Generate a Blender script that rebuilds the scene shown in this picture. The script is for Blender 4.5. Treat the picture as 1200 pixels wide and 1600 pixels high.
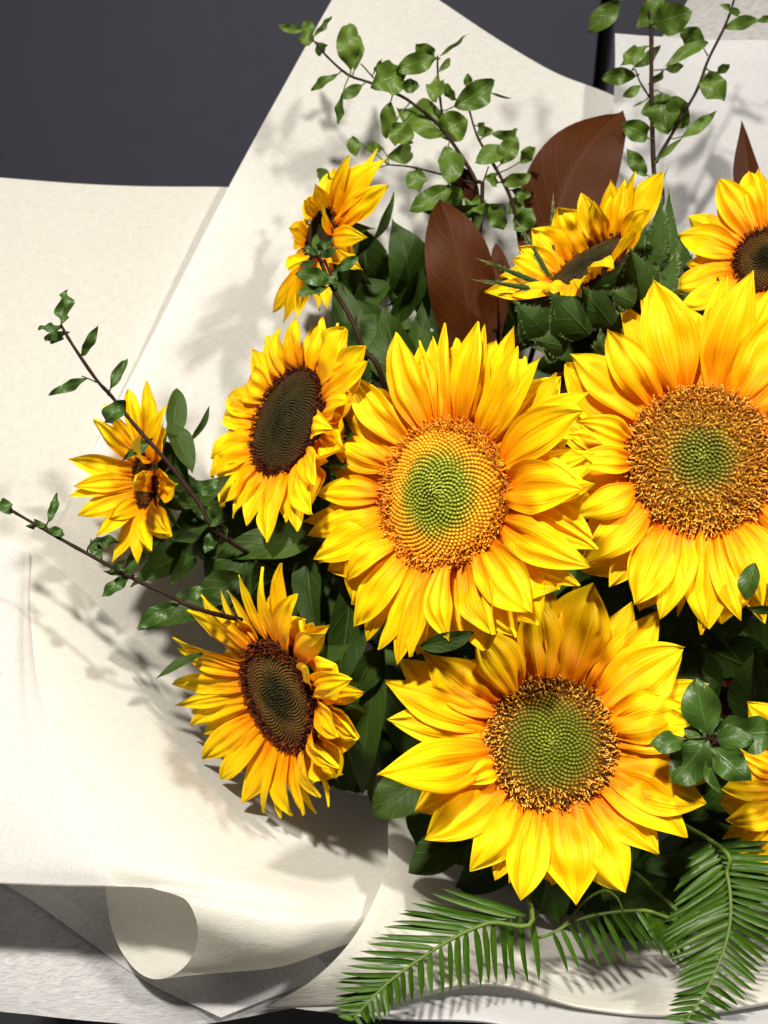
import bpy, math, random
import numpy as np
from mathutils import Vector, Matrix, noise

for o in list(bpy.data.objects):
    bpy.data.objects.remove(o)
SC = bpy.context.scene
COL = SC.collection
rng = random.Random(7)

# ------------------------------------------------------------------ camera
D = 0.63                        # metres from the lens to the faces of the big flowers
VF = math.radians(45)
S = 2 * D * math.tan(VF / 2) / 1600          # metres per photo pixel at that distance
PITCH = math.radians(35)
F_ = np.array([0, math.cos(PITCH), -math.sin(PITCH)])
R_ = np.array([1.0, 0, 0])
U_ = np.array([0, math.sin(PITCH), math.cos(PITCH)])
REF = np.array([0, 0, 0.46])                 # point the lens looks at
def W(p):                                    # right / up / towards-lens  ->  world
    p = np.asarray(p, float)
    return REF + p[..., 0:1] * R_ + p[..., 1:2] * U_ - p[..., 2:3] * F_
def L_(w):                                   # world -> right / up / towards-lens
    w = np.asarray(w, float) - REF
    return np.array([w @ R_, w @ U_, -(w @ F_)])
def P(px, py, d=0.0):
    k = S * (D - d) / D
    return np.array([(px - 600) * k, (800 - py) * k, d])
cam = bpy.data.cameras.new('camera')
camo = bpy.data.objects.new('camera', cam); COL.objects.link(camo)
camo.location = W(np.array([0, 0, D]))
camo.rotation_euler = (math.pi / 2 - PITCH, 0, 0)
cam.sensor_fit = 'VERTICAL'; cam.sensor_height = 24; cam.lens = 12 / math.tan(VF / 2)
cam.clip_start = 0.01; cam.clip_end = 50
cam.dof.use_dof = True; cam.dof.focus_distance = D + 0.0; cam.dof.aperture_fstop = 6.5
SC.camera = camo

# ------------------------------------------------------------------ light
wd = bpy.data.worlds.new('World'); SC.world = wd; wd.use_nodes = True
bg = wd.node_tree.nodes['Background']
bg.inputs[0].default_value = (1.0, 0.95, 0.90, 1); bg.inputs[1].default_value = 0.04
def lamp(name, pos, size, power, col, aim=(-.02, -.12, -0.03)):
    l = bpy.data.lights.new(name, 'AREA'); l.shape = 'DISK'; l.size = size
    l.energy = power; l.color = col; l.spread = math.radians(70)
    o = bpy.data.objects.new(name, l); COL.objects.link(o)
    a, b = W(np.array(pos)), W(np.array(aim))
    o.location = a
    o.rotation_euler = Vector(b - a).to_track_quat('-Z', 'Y').to_euler()
lamp('ceiling_lamp', (-0.30, 1.15, 1.35), 0.13, 9.8, (1.0, 0.94, 0.82))
lamp('ceiling_lamp', (1.05, 0.95, 1.05), 0.13, 5.4, (1.0, 0.94, 0.83))
SC.view_settings.view_transform = 'Standard'; SC.view_settings.look = 'None'
SC.view_settings.exposure = 0; SC.view_settings.gamma = 1
SC.cycles.use_denoising = True
SC.cycles.max_bounces = 6; SC.cycles.transparent_max_bounces = 10
SC.cycles.transmission_bounces = 6; SC.cycles.diffuse_bounces = 4
SC.cycles.sample_clamp_indirect = 6

# ------------------------------------------------------------------ materials
def new_mat(name):
    m = bpy.data.materials.new(name); m.use_nodes = True
    nt = m.node_tree; nt.nodes.clear()
    out = nt.nodes.new('ShaderNodeOutputMaterial')
    return m, nt, out
class NT:
    def __init__(s, nt): s.nt = nt
    def n(s, kind, **kw):
        x = s.nt.nodes.new(kind)
        for k, v in kw.items():
            if k.startswith('i_'):
                x.inputs[k[2:].replace('_', ' ')].default_value = v
            else: setattr(x, k, v)
        return x
    def l(s, a, b): s.nt.links.new(a, b)
    def math(s, op, a, b=None, c=None):
        x = s.n('ShaderNodeMath', operation=op)
        for i, v in enumerate((a, b, c)):
            if v is None: continue
            if isinstance(v, (int, float)): x.inputs[i].default_value = v
            else: s.l(v, x.inputs[i])
        return x.outputs[0]
    def mix(s, fac, a, b, typ='MIX'):
        x = s.n('ShaderNodeMix', data_type='RGBA', blend_type=typ)
        for sock, v in ((x.inputs[0], fac), (x.inputs[6], a), (x.inputs[7], b)):
            if isinstance(v, (int, float)): sock.default_value = v
            elif isinstance(v, tuple): sock.default_value = (*v, 1) if len(v) == 3 else v
            else: s.l(v, sock)
        return x.outputs[2]
    def ramp(s, fac, stops):
        x = s.n('ShaderNodeValToRGB')
        e = x.color_ramp.elements
        while len(e) < len(stops): e.new(0.5)
        for i, (p, c) in enumerate(stops):
            e[i].position = p; e[i].color = (*c, 1) if len(c) == 3 else c
        s.l(fac, x.inputs[0]); return x.outputs[0]
    def uv(s):
        tc = s.n('ShaderNodeTexCoord'); sp = s.n('ShaderNodeSeparateXYZ')
        s.l(tc.outputs['UV'], sp.inputs[0]); return sp.outputs[0], sp.outputs[1], tc
    def comb(s, x, y, z):
        c = s.n('ShaderNodeCombineXYZ')
        for i, v in enumerate((x, y, z)):
            if isinstance(v, (int, float)): c.inputs[i].default_value = v
            else: s.l(v, c.inputs[i])
        return c.outputs[0]
    def noise(s, vec, scale=1, detail=2, rough=.5):
        x = s.n('ShaderNodeTexNoise'); x.inputs['Scale'].default_value = scale
        x.inputs['Detail'].default_value = detail; x.inputs['Roughness'].default_value = rough
        s.l(vec, x.inputs['Vector']); return x.outputs[0]

def thin_shader(T, out, col, rough, spec, trans, bump=None, tcol=None, coat=0):
    p = T.n('ShaderNodeBsdfPrincipled')
    p.inputs['Roughness'].default_value = rough
    p.inputs['Specular IOR Level'].default_value = spec
    p.inputs['Coat Weight'].default_value = coat
    if isinstance(col, tuple): p.inputs['Base Color'].default_value = (*col, 1)
    else: T.l(col, p.inputs['Base Color'])
    t = T.n('ShaderNodeBsdfTranslucent')
    c2 = tcol if tcol is not None else col
    if isinstance(c2, tuple): t.inputs[0].default_value = (*c2, 1)
    else: T.l(c2, t.inputs[0])
    if bump is not None:
        T.l(bump, p.inputs['Normal'])
    m = T.n('ShaderNodeMixShader'); m.inputs[0].default_value = trans
    T.l(p.outputs[0], m.inputs[1]); T.l(t.outputs[0], m.inputs[2])
    T.l(m.outputs[0], out.inputs[0]); return m

def mat_petal():
    m, nt, out = new_mat('petal'); T = NT(nt)
    u, v, tc = T.uv()
    oi = T.n('ShaderNodeObjectInfo'); r = oi.outputs['Random']
    rr = T.math('MULTIPLY', r, 37.0)
    n1 = T.noise(T.comb(T.math('MULTIPLY', u, 9.0), T.math('MULTIPLY', v, 1.1), rr), 1, 3)
    n2 = T.noise(T.comb(T.math('MULTIPLY', u, 30.0), T.math('MULTIPLY', v, 1.6), rr), 1, 2)
    n3 = T.noise(T.comb(T.math('MULTIPLY', u, 3.0), T.math('MULTIPLY', v, 3.0), rr), 1, 2)
    vv = T.math('ADD', v, T.math('MULTIPLY', T.math('SUBTRACT', n1, .5), .55))
    vv = T.math('ADD', vv, T.math('MULTIPLY', T.math('SUBTRACT', r, .5), .22))
    c = T.ramp(vv, [(0.0, (.80, .20, .002)), (.18, (.89, .35, .002)), (.42, (.925, .50, .002)), (.72, (.935, .62, .003)), (1.0, (.945, .70, .007))])
    dark = T.math('MULTIPLY', T.math('SUBTRACT', n2, .42), 1.0)
    st = T.ramp(n2, [(.30, (.80, .56, .35)), (.45, (1, 1, 1)), (1, (1, 1, 1))])
    c = T.mix(.75, c, st, 'MULTIPLY')
    sp = T.ramp(n3, [(.30, (.9, .84, .6)), (.5, (1, 1, 1)), (1, (1, 1, 1))])
    c = T.mix(.6, c, sp, 'MULTIPLY')
    b = T.n('ShaderNodeBump'); b.inputs['Strength'].default_value = .7; b.inputs['Distance'].default_value = .0017
    T.l(T.math('ADD', n1, T.math('MULTIPLY', n2, .45)), b.inputs['Height'])
    thin_shader(T, out, c, .50, .12, .26, b.outputs[0])
    return m
def mat_leaf(name, c1, c2, vein, rough=.4, spec=.4, trans=.22, veins=7.0, vein_amt=.6, bumpd=.0008, tcol=None):
    m, nt, out = new_mat(name); T = NT(nt)
    u, v, tc = T.uv()
    oi = T.n('ShaderNodeObjectInfo'); r = oi.outputs['Random']
    rr = T.math('MULTIPLY', r, 41.0)
    n1 = T.noise(T.comb(T.math('MULTIPLY', u, 4.0), T.math('MULTIPLY', v, 6.0), rr), 1, 4)
    n2 = T.noise(T.comb(T.math('MULTIPLY', u, 40.0), T.math('MULTIPLY', v, 70.0), rr), 1, 2)
    f = T.math('ADD', T.math('MULTIPLY', n1, .75), T.math('MULTIPLY', r, .5))
    c = T.mix(T.math('SUBTRACT', f, .12), c1, c2)
    au = T.math('ABSOLUTE', T.math('SUBTRACT', u, .5))
    mid = T.math('SMOOTH_MIN', 1.0, T.math('MULTIPLY', au, 28.0), .1)
    midm = T.math('SUBTRACT', 1.0, mid)
    ph = T.math('ADD', T.math('MULTIPLY', v, veins), T.math('MULTIPLY', au, -veins * .62))
    ph = T.math('ADD', ph, T.math('MULTIPLY', n1, .5))
    sv = T.math('ABSOLUTE', T.math('SUBTRACT', T.math('FRACT', ph), .5))
    svm = T.math('SUBTRACT', 1.0, T.math('MINIMUM', 1.0, T.math('MULTIPLY', sv, 9.0)))
    vm = T.math('MAXIMUM', midm, T.math('MULTIPLY', svm, .45))
    c = T.mix(T.math('MULTIPLY', T.math('MAXIMUM', vm, 0.0), vein_amt), c, vein)
    b = T.n('ShaderNodeBump'); b.inputs['Strength'].default_value = .6; b.inputs['Distance'].default_value = bumpd
    h = T.math('ADD', T.math('MULTIPLY', vm, -.8), T.math('MULTIPLY', n2, .25))
    h = T.math('ADD', h, T.math('MULTIPLY', n1, .6))
    T.l(h, b.inputs['Height'])
    thin_shader(T, out, c, rough, spec, trans, b.outputs[0], tcol)
    return m
def mat_attr(name, rough=.6, spec=.2):
    m, nt, out = new_mat(name); T = NT(nt)
    a = T.n('ShaderNodeAttribute', attribute_name='Col')
    p = T.n('ShaderNodeBsdfPrincipled'); p.inputs['Roughness'].default_value = rough
    p.inputs['Specular IOR Level'].default_value = spec
    T.l(a.outputs['Color'], p.inputs['Base Color'])
    p.inputs['Subsurface Weight'].default_value = 0
    T.l(p.outputs[0], out.inputs[0]); return m
def mat_plain(name, c1, c2, rough=.5, spec=.3, scale=300.0, bump=.0005):
    m, nt, out = new_mat(name); T = NT(nt)
    tc = T.n('ShaderNodeTexCoord')
    n = T.noise(tc.outputs['Object'], scale, 3)
    p = T.n('ShaderNodeBsdfPrincipled'); p.inputs['Roughness'].default_value = rough
    p.inputs['Specular IOR Level'].default_value = spec
    T.l(T.mix(n, c1, c2), p.inputs['Base Color'])
    b = T.n('ShaderNodeBump'); b.inputs['Strength'].default_value = .5; b.inputs['Distance'].default_value = bump
    T.l(n, b.inputs['Height']); T.l(b.outputs[0], p.inputs['Normal'])
    T.l(p.outputs[0], out.inputs[0]); return m
def mat_paper(name, col, trans, see, tint=(1, 1, 1), rel=.5):
    m, nt, out = new_mat(name); T = NT(nt)
    u, v, tc = T.uv()
    # long felted fibres: two stretched noises crossing each other, warped
    w = T.n('ShaderNodeTexNoise'); w.inputs['Scale'].default_value = 30; T.l(tc.outputs['UV'], w.inputs['Vector'])
    add = T.n('ShaderNodeVectorMath', operation='MULTIPLY_ADD')
    T.l(w.outputs['Color'], add.inputs[0]); add.inputs[1].default_value = (.03, .03, 0); T.l(tc.outputs['UV'], add.inputs[2])
    sp = T.n('ShaderNodeSeparateXYZ'); T.l(add.outputs[0], sp.inputs[0])
    fa = T.noise(T.comb(T.math('MULTIPLY', sp.outputs[0], 34.0), T.math('MULTIPLY', sp.outputs[1], 210.0), 0), 1, 3)
    rx = T.math('ADD', T.math('MULTIPLY', sp.outputs[0], .8), T.math('MULTIPLY', sp.outputs[1], .6))
    ry = T.math('SUBTRACT', T.math('MULTIPLY', sp.outputs[1], .8), T.math('MULTIPLY', sp.outputs[0], .6))
    fb = T.noise(T.comb(T.math('MULTIPLY', rx, 190.0), T.math('MULTIPLY', ry, 38.0), 4.0), 1, 3)
    fc = T.noise(tc.outputs['UV'], 22, 3)
    fib = T.math('ADD', T.math('MULTIPLY', fa, .5), T.math('MULTIPLY', fb, .5))
    c = T.mix(T.ramp(fib, [(.36, (0, 0, 0)), (.64, (1, 1, 1))]), col, tuple(x * .86 for x in col))
    c = T.mix(T.math('MULTIPLY', fc, .3), c, tuple(a * b for a, b in zip(col, (.90, .89, .86))))
    b = T.n('ShaderNodeBump'); b.inputs['Strength'].default_value = rel; b.inputs['Distance'].default_value = .0010
    T.l(T.math('ADD', fib, T.math('MULTIPLY', fc, .5)), b.inputs['Height'])
    ms = thin_shader(T, out, c, .75, .12, trans, b.outputs[0])
    if see > 0:
        tr = T.n('ShaderNodeBsdfTransparent'); tr.inputs[0].default_value = (*tint, 1)
        mx = T.n('ShaderNodeMixShader')
        T.l(T.math('ADD', T.math('MULTIPLY', T.math('SUBTRACT', fib, .5), -1.6), see), mx.inputs[0])
        mx.inputs[0].default_value = see
        T.l(ms.outputs[0], mx.inputs[1]); T.l(tr.outputs[0], mx.inputs[2]); T.l(mx.outputs[0], out.inputs[0])
    return m

M_PETAL = mat_petal()
M_FLORET = mat_attr('floret', .75, .06)
M_SUNLEAF = mat_leaf('sunflower_leaf', (.014, .034, .004), (.036, .072, .008), (.075, .12, .025), rough=.5, spec=.18, veins=6, vein_amt=.55)
M_SEPAL = mat_leaf('sepal', (.020, .046, .006), (.040, .078, .012), (.06, .11, .03), rough=.65, spec=.12, veins=3, vein_amt=.35)
M_SPRIG = mat_leaf('sprig_leaf', (.040, .086, .010), (.110, .180, .022), (.19, .28, .07), rough=.38, spec=.3, trans=.28, veins=5, vein_amt=.35, bumpd=.0004)
M_SPRIGDARK = mat_leaf('dark_sprig_leaf', (.022, .056, .008), (.046, .098, .014), (.12, .19, .06), rough=.36, spec=.32, trans=.16, veins=5, vein_amt=.45, bumpd=.0004)
M_MAGNOLIA = mat_leaf('magnolia_underside', (.026, .0060, .0010), (.056, .0145, .0020), (.11, .050, .012), rough=.55, spec=.09, trans=.04, veins=9, vein_amt=.14, bumpd=.0005)
M_FROND = mat_leaf('frond_leaf', (.016, .055, .002), (.046, .108, .005), (.08, .15, .015), rough=.33, spec=.34, trans=.2, veins=1, vein_amt=.5, bumpd=.0003)
M_STEM = mat_plain('flower_stem', (.05, .10, .02), (.09, .15, .035), .6, .2)
M_TWIG = mat_plain('twig_bark', (.010, .0045, .003), (.028, .011, .007), .6, .12)
M_RACHIS = mat_plain('rachis', (.06, .11, .015), (.10, .15, .025), .5, .2)
M_CALYX = mat_plain('calyx', (.03, .07, .015), (.06, .11, .025), .6, .2)
M_PAPER = mat_paper('felted_paper', (.755, .745, .700), .42, 0, rel=.35)
M_PAPERB = mat_paper('felted_paper_white', (.80, .795, .775), .42, 0, rel=.25)
M_PAPERC = mat_paper('felted_paper_cool', (.76, .765, .80), .50, 0, rel=.25)
M_TISSUE = mat_paper('felted_tissue', (.80, .80, .84), .45, .27)
M_TISSUE2 = mat_paper('felted_tissue_dense', (.745, .74, .755), .45, .22, rel=.3)
M_WALL = mat_plain('dark_panel', (.064, .064, .092), (.071, .071, .100), .45, .3, 60, .0002)
M_GAP = mat_plain('panel_gap', (.004, .004, .004), (.006, .006, .006), .8, .1)
M_COUNTER = mat_plain('counter_top', (.018, .018, .024), (.028, .028, .034), .35, .4, 80, .0002)
M_HAIR = mat_plain('fuzz', (.16, .22, .08), (.22, .28, .12), .6, .2)

# ------------------------------------------------------------------ object helpers
def thing(name, label, cat, base, group=None):
    o = bpy.data.objects.new(name, None); COL.objects.link(o)
    o.empty_display_size = .01
    o.location = W(np.array(base)); o['label'] = label; o['category'] = cat
    if group: o['group'] = group
    return o
def mesh_obj(name, verts, faces, mat, parent=None, uv=None, col=None, kind=None, smooth=True, root=None):
    """verts in right/up/towards-lens metres; one object whose origin is its own middle"""
    w = W(np.asarray(verts, float))
    c = w.mean(0)
    me = bpy.data.meshes.new(name)
    me.from_pydata((w - c).tolist(), [], faces)
    if uv is not None:
        ul = me.uv_layers.new(name='UVMap')
        li = np.empty(len(me.loops), dtype=np.int32); me.loops.foreach_get('vertex_index', li)
        ul.data.foreach_set('uv', np.asarray(uv, dtype=np.float32)[li].ravel())
    if col is not None:
        at = me.color_attributes.new('Col', 'FLOAT_COLOR', 'POINT')
        cc = np.ones((len(w), 4), dtype=np.float32); cc[:, :3] = col
        at.data.foreach_set('color', cc.ravel())
    if smooth: me.polygons.foreach_set('use_smooth', [True] * len(me.polygons))
    me.materials.append(mat); me.update()
    o = bpy.data.objects.new(name, me); COL.objects.link(o)
    if parent is not None:
        o.parent = parent
        off = np.zeros(3); q = parent
        while q is not None:
            off += np.array(q.location); q = q.parent
        o.location = c - off
    else: o.location = c
    if kind: o['kind'] = kind
    return o
def grid_faces(nv, nu):
    return [(i * nu + j, i * nu + j + 1, (i + 1) * nu + j + 1, (i + 1) * nu + j) for i in range(nv - 1) for j in range(nu - 1)]
def nrm(v):
    v = np.asarray(v, float); return v / (np.linalg.norm(v) + 1e-12)
def rot(v, k, a):
    k = nrm(k); return v * math.cos(a) + np.cross(k, v) * math.sin(a) + k * np.dot(k, v) * (1 - math.cos(a))
def catmull(pts, t):
    """t in 0..1 over a polyline, smooth"""
    pts = np.asarray(pts, float); n = len(pts)
    if n == 2: return pts[0] * (1 - t) + pts[1] * t
    x = min(max(t, 0), 1) * (n - 1); i = min(int(x), n - 2); f = x - i
    p1, p2 = pts[i], pts[i + 1]
    p0 = pts[i - 1] if i > 0 else 2 * p1 - p2
    p3 = pts[i + 2] if i + 2 < n else 2 * p2 - p1
    return .5 * (2 * p1 + (p2 - p0) * f + (2 * p0 - 5 * p1 + 4 * p2 - p3) * f * f + (3 * p1 - p0 - 3 * p2 + p3) * f ** 3)
def tube(name, path, r0, r1, mat, parent, sides=8, seg=24, bumpy=0.0):
    pts = np.array([catmull(path, i / seg) for i in range(seg + 1)])
    vs = []; up = np.array([.3, .2, .9])
    for i, p in enumerate(pts):
        t = nrm(pts[min(i + 1, seg)] - pts[max(i - 1, 0)])
        a = nrm(np.cross(t, up)); b = np.cross(t, a)
        r = r0 + (r1 - r0) * i / seg
        if bumpy: r *= 1 + bumpy * (rng.random() - .5)
        for k in range(sides):
            an = 2 * math.pi * k / sides
            vs.append(p + r * (a * math.cos(an) + b * math.sin(an)))
    fs = [(i * sides + k, i * sides + (k + 1) % sides, (i + 1) * sides + (k + 1) % sides, (i + 1) * sides + k) for i in range(seg) for k in range(sides)]
    fs.append(tuple(range(sides))[::-1]); fs.append(tuple(seg * sides + k for k in range(sides)))
    return mesh_obj(name, vs, fs, mat, parent)

# petals and leaves are both curved blades
def blade(base, tip, n, width, prof, nv, nu, bulge=.05, skew=.5, cup=.2, groove=0, gph=0, twist=0, ruffle=0, rph=0, rk=2.0, droop=0, sidebend=0, fold=0, serr=0, serrn=12, wavy=0, gk=2.2, crinkle=0):
    ax = tip - base; Ln = np.linalg.norm(ax); t = ax / Ln
    side = nrm(np.cross(n, t)); nn = np.cross(t, side)
    V = np.linspace(0, 1, nv); Uu = np.linspace(-1, 1, nu)
    def cen(v):
        e = v ** (math.log(.5) / math.log(skew))
        b = 4 * e * (1 - e)
        return base + ax * v + nn * (bulge * Ln * b - droop * Ln * v ** 4) + side * sidebend * Ln * 4 * v * (1 - v)
    out = np.empty((nv, nu, 3)); uv = np.empty((nv, nu, 2))
    for i, v in enumerate(V):
        c = cen(v); tg = nrm(cen(min(v + .02, 1.02)) - cen(v - .02 if v > .02 else 0))
        sd = nrm(side - tg * np.dot(side, tg)); up = np.cross(tg, sd)
        if twist:
            sd, up = rot(sd, tg, twist * v), rot(up, tg, twist * v)
        hw = width * .5 * prof(v)
        if serr: hw *= 1 + serr * (abs((v * serrn) % 1 - .35))
        for j, u in enumerate(Uu):
            z = cup * hw * u * u + fold * hw * abs(u)
            if groove: z -= groove * width * .5 * math.cos(math.pi * gk * u + gph) * math.sin(math.pi * min(1, v * .92 + .05)) ** .6
            if ruffle: z += ruffle * width * u * abs(u) * math.sin(2 * math.pi * rk * v + rph)
            if crinkle: z += crinkle * width * noise.noise(Vector((u * 1.6 + gph * 31, v * 3.5 + rph * 7, twist * 17)))
            if wavy: z += wavy * width * abs(u) * math.sin(2 * math.pi * rk * v + rph + (1.4 if u > 0 else 0))
            out[i, j] = c + sd * (u * hw) + up * z
            uv[i, j] = ((u + 1) / 2, v)
    return out.reshape(-1, 3), uv.reshape(-1, 2), grid_faces(nv, nu)
def petal_prof(p, bw, ex):
    def f(v):
        if v < p: return bw + (1 - bw) * math.sin(math.pi / 2 * v / p) ** 1.1
        return max(.015, max(0, math.cos(math.pi / 2 * (v - p) / (1 - p))) ** ex)
    return f
def leaf_prof(p, ex1, ex2, bw=.06):
    def f(v):
        if v < p: return bw + (1 - bw) * math.sin(math.pi / 2 * v / p) ** ex1
        return max(.012, max(0, math.cos(math.pi / 2 * (v - p) / (1 - p))) ** ex2)
    return f
PROF = {'sun': leaf_prof(.38, .9, 1.15), 'ovate': leaf_prof(.5, .85, .8), 'long': leaf_prof(.45, 1.1, 1.0),
        'magnolia': leaf_prof(.52, .8, .62), 'sepal': leaf_prof(.30, .6, 1.5, .5), 'strap': leaf_prof(.3, .5, .6, .35)}
def leaf(parent, base, tip, width, mat, prof='ovate', roll=0, bend=.08, fold=.25, wavy=.06, serr=0, nv=14, nu=7, name='leaf', side=0, twist=0, droop=0, n=None, rk=1.7):
    base, tip = np.asarray(base), np.asarray(tip)
    t = nrm(tip - base)
    if n is None:
        view = nrm(np.array([0, 0, D]) - base)
        n = nrm(view - t * np.dot(view, t))
        n = rot(n, t, math.radians(roll))
    v, uv, f = blade(base, tip, n, width, PROF[prof], nv, nu, bulge=bend, cup=.05, fold=fold, wavy=wavy, rph=rng.random() * 6.28, rk=rk, serr=serr, serrn=11, sidebend=side, twist=twist, droop=droop)
    return mesh_obj(name, v, f, mat, parent, uv)

# ------------------------------------------------------------------ setting
BIND = np.array([0.035, -0.135, -0.270])       # where all the stems are held together
DOWN = np.array([0, -math.cos(PITCH), -math.sin(PITCH)])
FOOT_Z = 0.0
def wbox(name, lo, hi, mat, parent=None):
    x0, y0, z0 = lo; x1, y1, z1 = hi
    vs = np.array([(x, y, z) for x in (x0, x1) for y in (y0, y1) for z in (z0, z1)], float)
    me = bpy.data.meshes.new(name); c = vs.mean(0)
    me.from_pydata((vs - c).tolist(), [], [(0, 1, 3, 2), (4, 6, 7, 5), (0, 4, 5, 1), (2, 3, 7, 6), (0, 2, 6, 4), (1, 5, 7, 3)])
    me.materials.append(mat)
    o = bpy.data.objects.new(name, me); COL.objects.link(o); o.location = c
    if parent is not None: o.parent = parent; o.location = c - np.array(parent.location)
    else: o['kind'] = 'structure'
    return o
wbox('counter', (-1.6, -1.2, -.04), (1.6, .98, 0), M_COUNTER)
WY = .62
def wall_x(px, py=30):                         # where a photo column meets the panelled wall
    cp = W(np.array([0, 0, D])); dr = W(P(px, py, 0)) - cp
    return (cp + dr * (WY - cp[1]) / dr[1])[0]
gx0, gx1 = wall_x(936), wall_x(960)
wbox('wall_back', (-1.6, WY + .02, 0.001), (1.6, WY + .06, 1.6), M_GAP)
wbox('wall_panel', (-1.6, WY, 0.001), (gx0, WY + .018, 1.6), M_WALL)
wbox('wall_panel', (gx1, WY, 0.001), (1.6, WY + .018, 1.6), M_WALL)

# ------------------------------------------------------------------ paper
def patch(rows, nv, nu, wr, wf, seed, first=None):
    A = np.array([[P(*q) for q in r] for r in rows])
    pts = np.empty((nv, nu, 3)); uv = np.empty((nv, nu, 2))
    size = max(np.linalg.norm(A[0, 0] - A[-1, -1]), .1)
    for i in range(nv):
        v = i / (nv - 1)
        for j in range(nu):
            u = j / (nu - 1)
            pts[i, j] = catmull([catmull(r, u) for r in A], v); uv[i, j] = (u * size * 2.2, v * size * 2.2)
    dv = np.gradient(pts, axis=0); du = np.gradient(pts, axis=1)
    nn = np.cross(du, dv); nn /= (np.linalg.norm(nn, axis=2, keepdims=True) + 1e-12)
    for i in range(nv):
        for j in range(nu):
            p = pts[i, j]
            q = Vector((p[0] * wf + seed * 3.1, p[1] * wf, p[2] * wf))
            k = noise.noise(q) + .5 * noise.noise(q * 2.3) + .35 * (1 - 2 * abs(noise.noise(q * 1.7 + Vector((9, 1, 3)))))
            pts[i, j] = p + nn[i, j] * wr * k
    if first is not None:                     # start exactly on the row the other patch ended with
        dl = first - pts[0]
        for i in range(nv): pts[i] += dl * (1 - i / (nv - 1)) ** 3
    return pts.reshape(-1, 3), uv.reshape(-1, 2), grid_faces(nv, nu)
def sheet(label, rows, mat, wr=.0022, wf=9.0, nv=70, nu=70, seed=0, name='wrapping_paper', more=None):
    vs, uv, fs = patch(rows, nv, nu, wr, wf, seed)
    if more:
        h = nu // 2; m0 = len(vs); row = m0 - nu + h          # the roll grows out of the right half of the last row
        v2, uv2, f2 = patch(more, nv, nu - h, wr, wf, seed, vs[row:m0])
        k2 = nu - h
        fs = fs + [tuple(row + i if i < k2 else m0 + i - k2 for i in f) for f in f2]
        uv = np.vstack([uv, (uv2 - uv2[0] + uv[row])[k2:]]); vs = np.vstack([vs, v2[k2:]])
    o = mesh_obj(name, vs, fs, mat, None, uv)
    o['label'] = label; o['category'] = 'wrapping paper'; o['group'] = 'sheets of white wrapping paper'
    return o
# cream sheet on the left, behind the small left flower
sheet('cream wrapping paper sheet with level top edge behind small left sunflower',
      [[(-160, 262, -.17), (0, 277, -.175), (190, 289, -.18), (360, 292, -.19), (560, 300, -.20)],
       [(-160, 480, -.135), (0, 480, -.145), (190, 480, -.16), (360, 500, -.18), (560, 520, -.20)],
       [(-150, 760, -.10), (0, 760, -.11), (190, 790, -.13), (360, 820, -.16), (560, 850, -.20)],
       [(-120, 980, -.10), (40, 1020, -.105), (230, 1060, -.13), (420, 1080, -.18), (600, 1080, -.23)],
       [(60, 1200, -.16), (200, 1210, -.17), (380, 1200, -.2), (540, 1180, -.24), (660, 1150, -.26)]], M_PAPER, .0015, 7, seed=1)
# tall central sheet, a corner pointing up
sheet('tall white wrapping paper sheet with pointed corner behind leafy sprig and magnolia leaves',
      [[(568, -88, -.185), (690, 2, -.19), (850, 104, -.20), (965, 152, -.205), (1130, 240, -.21)],
       [(460, 105, -.18), (590, 190, -.185), (740, 270, -.195), (900, 350, -.21), (1060, 440, -.22)],
       [(357, 293, -.172), (490, 390, -.182), (640, 480, -.195), (800, 560, -.215), (960, 620, -.235)],
       [(222, 556, -.146), (360, 640, -.168), (530, 720, -.195), (700, 800, -.225), (860, 850, -.245)],
       [(84, 822, -.112), (240, 890, -.145), (430, 950, -.185), (610, 1000, -.225), (790, 1040, -.255)]], M_PAPERB, .0016, 8, seed=2)
# right sheet, cool white
sheet('cool white wrapping paper sheet with square corner behind upright leafy sprig',
      [[(960, 54, -.185), (1040, 58, -.187), (1130, 61, -.186), (1230, 64, -.184), (1330, 66, -.18)],
       [(958, 250, -.178), (1040, 252, -.186), (1130, 250, -.176), (1230, 250, -.178), (1330, 250, -.166)],
       [(955, 480, -.18), (1040, 490, -.19), (1130, 490, -.18), (1230, 490, -.175), (1330, 490, -.155)],
       [(930, 800, -.22), (1020, 820, -.225), (1100, 830, -.22), (1200, 830, -.20), (1300, 830, -.18)]], M_PAPERC, .003, 11, seed=3)
sheet('thin grey see-through tissue sheet behind the square-cornered white paper',
      [[(1150, -130, -.215), (1200, -130, -.215), (1330, -130, -.21)],
       [(1062, 22, -.21), (1110, 22, -.21), (1330, 22, -.205)],
       [(1000, 130, -.21), (1100, 130, -.21), (1330, 130, -.2)],
       [(1000, 420, -.215), (1100, 420, -.215), (1330, 420, -.2)]], M_TISSUE2, .001, 8, 30, 30, seed=4)
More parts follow.
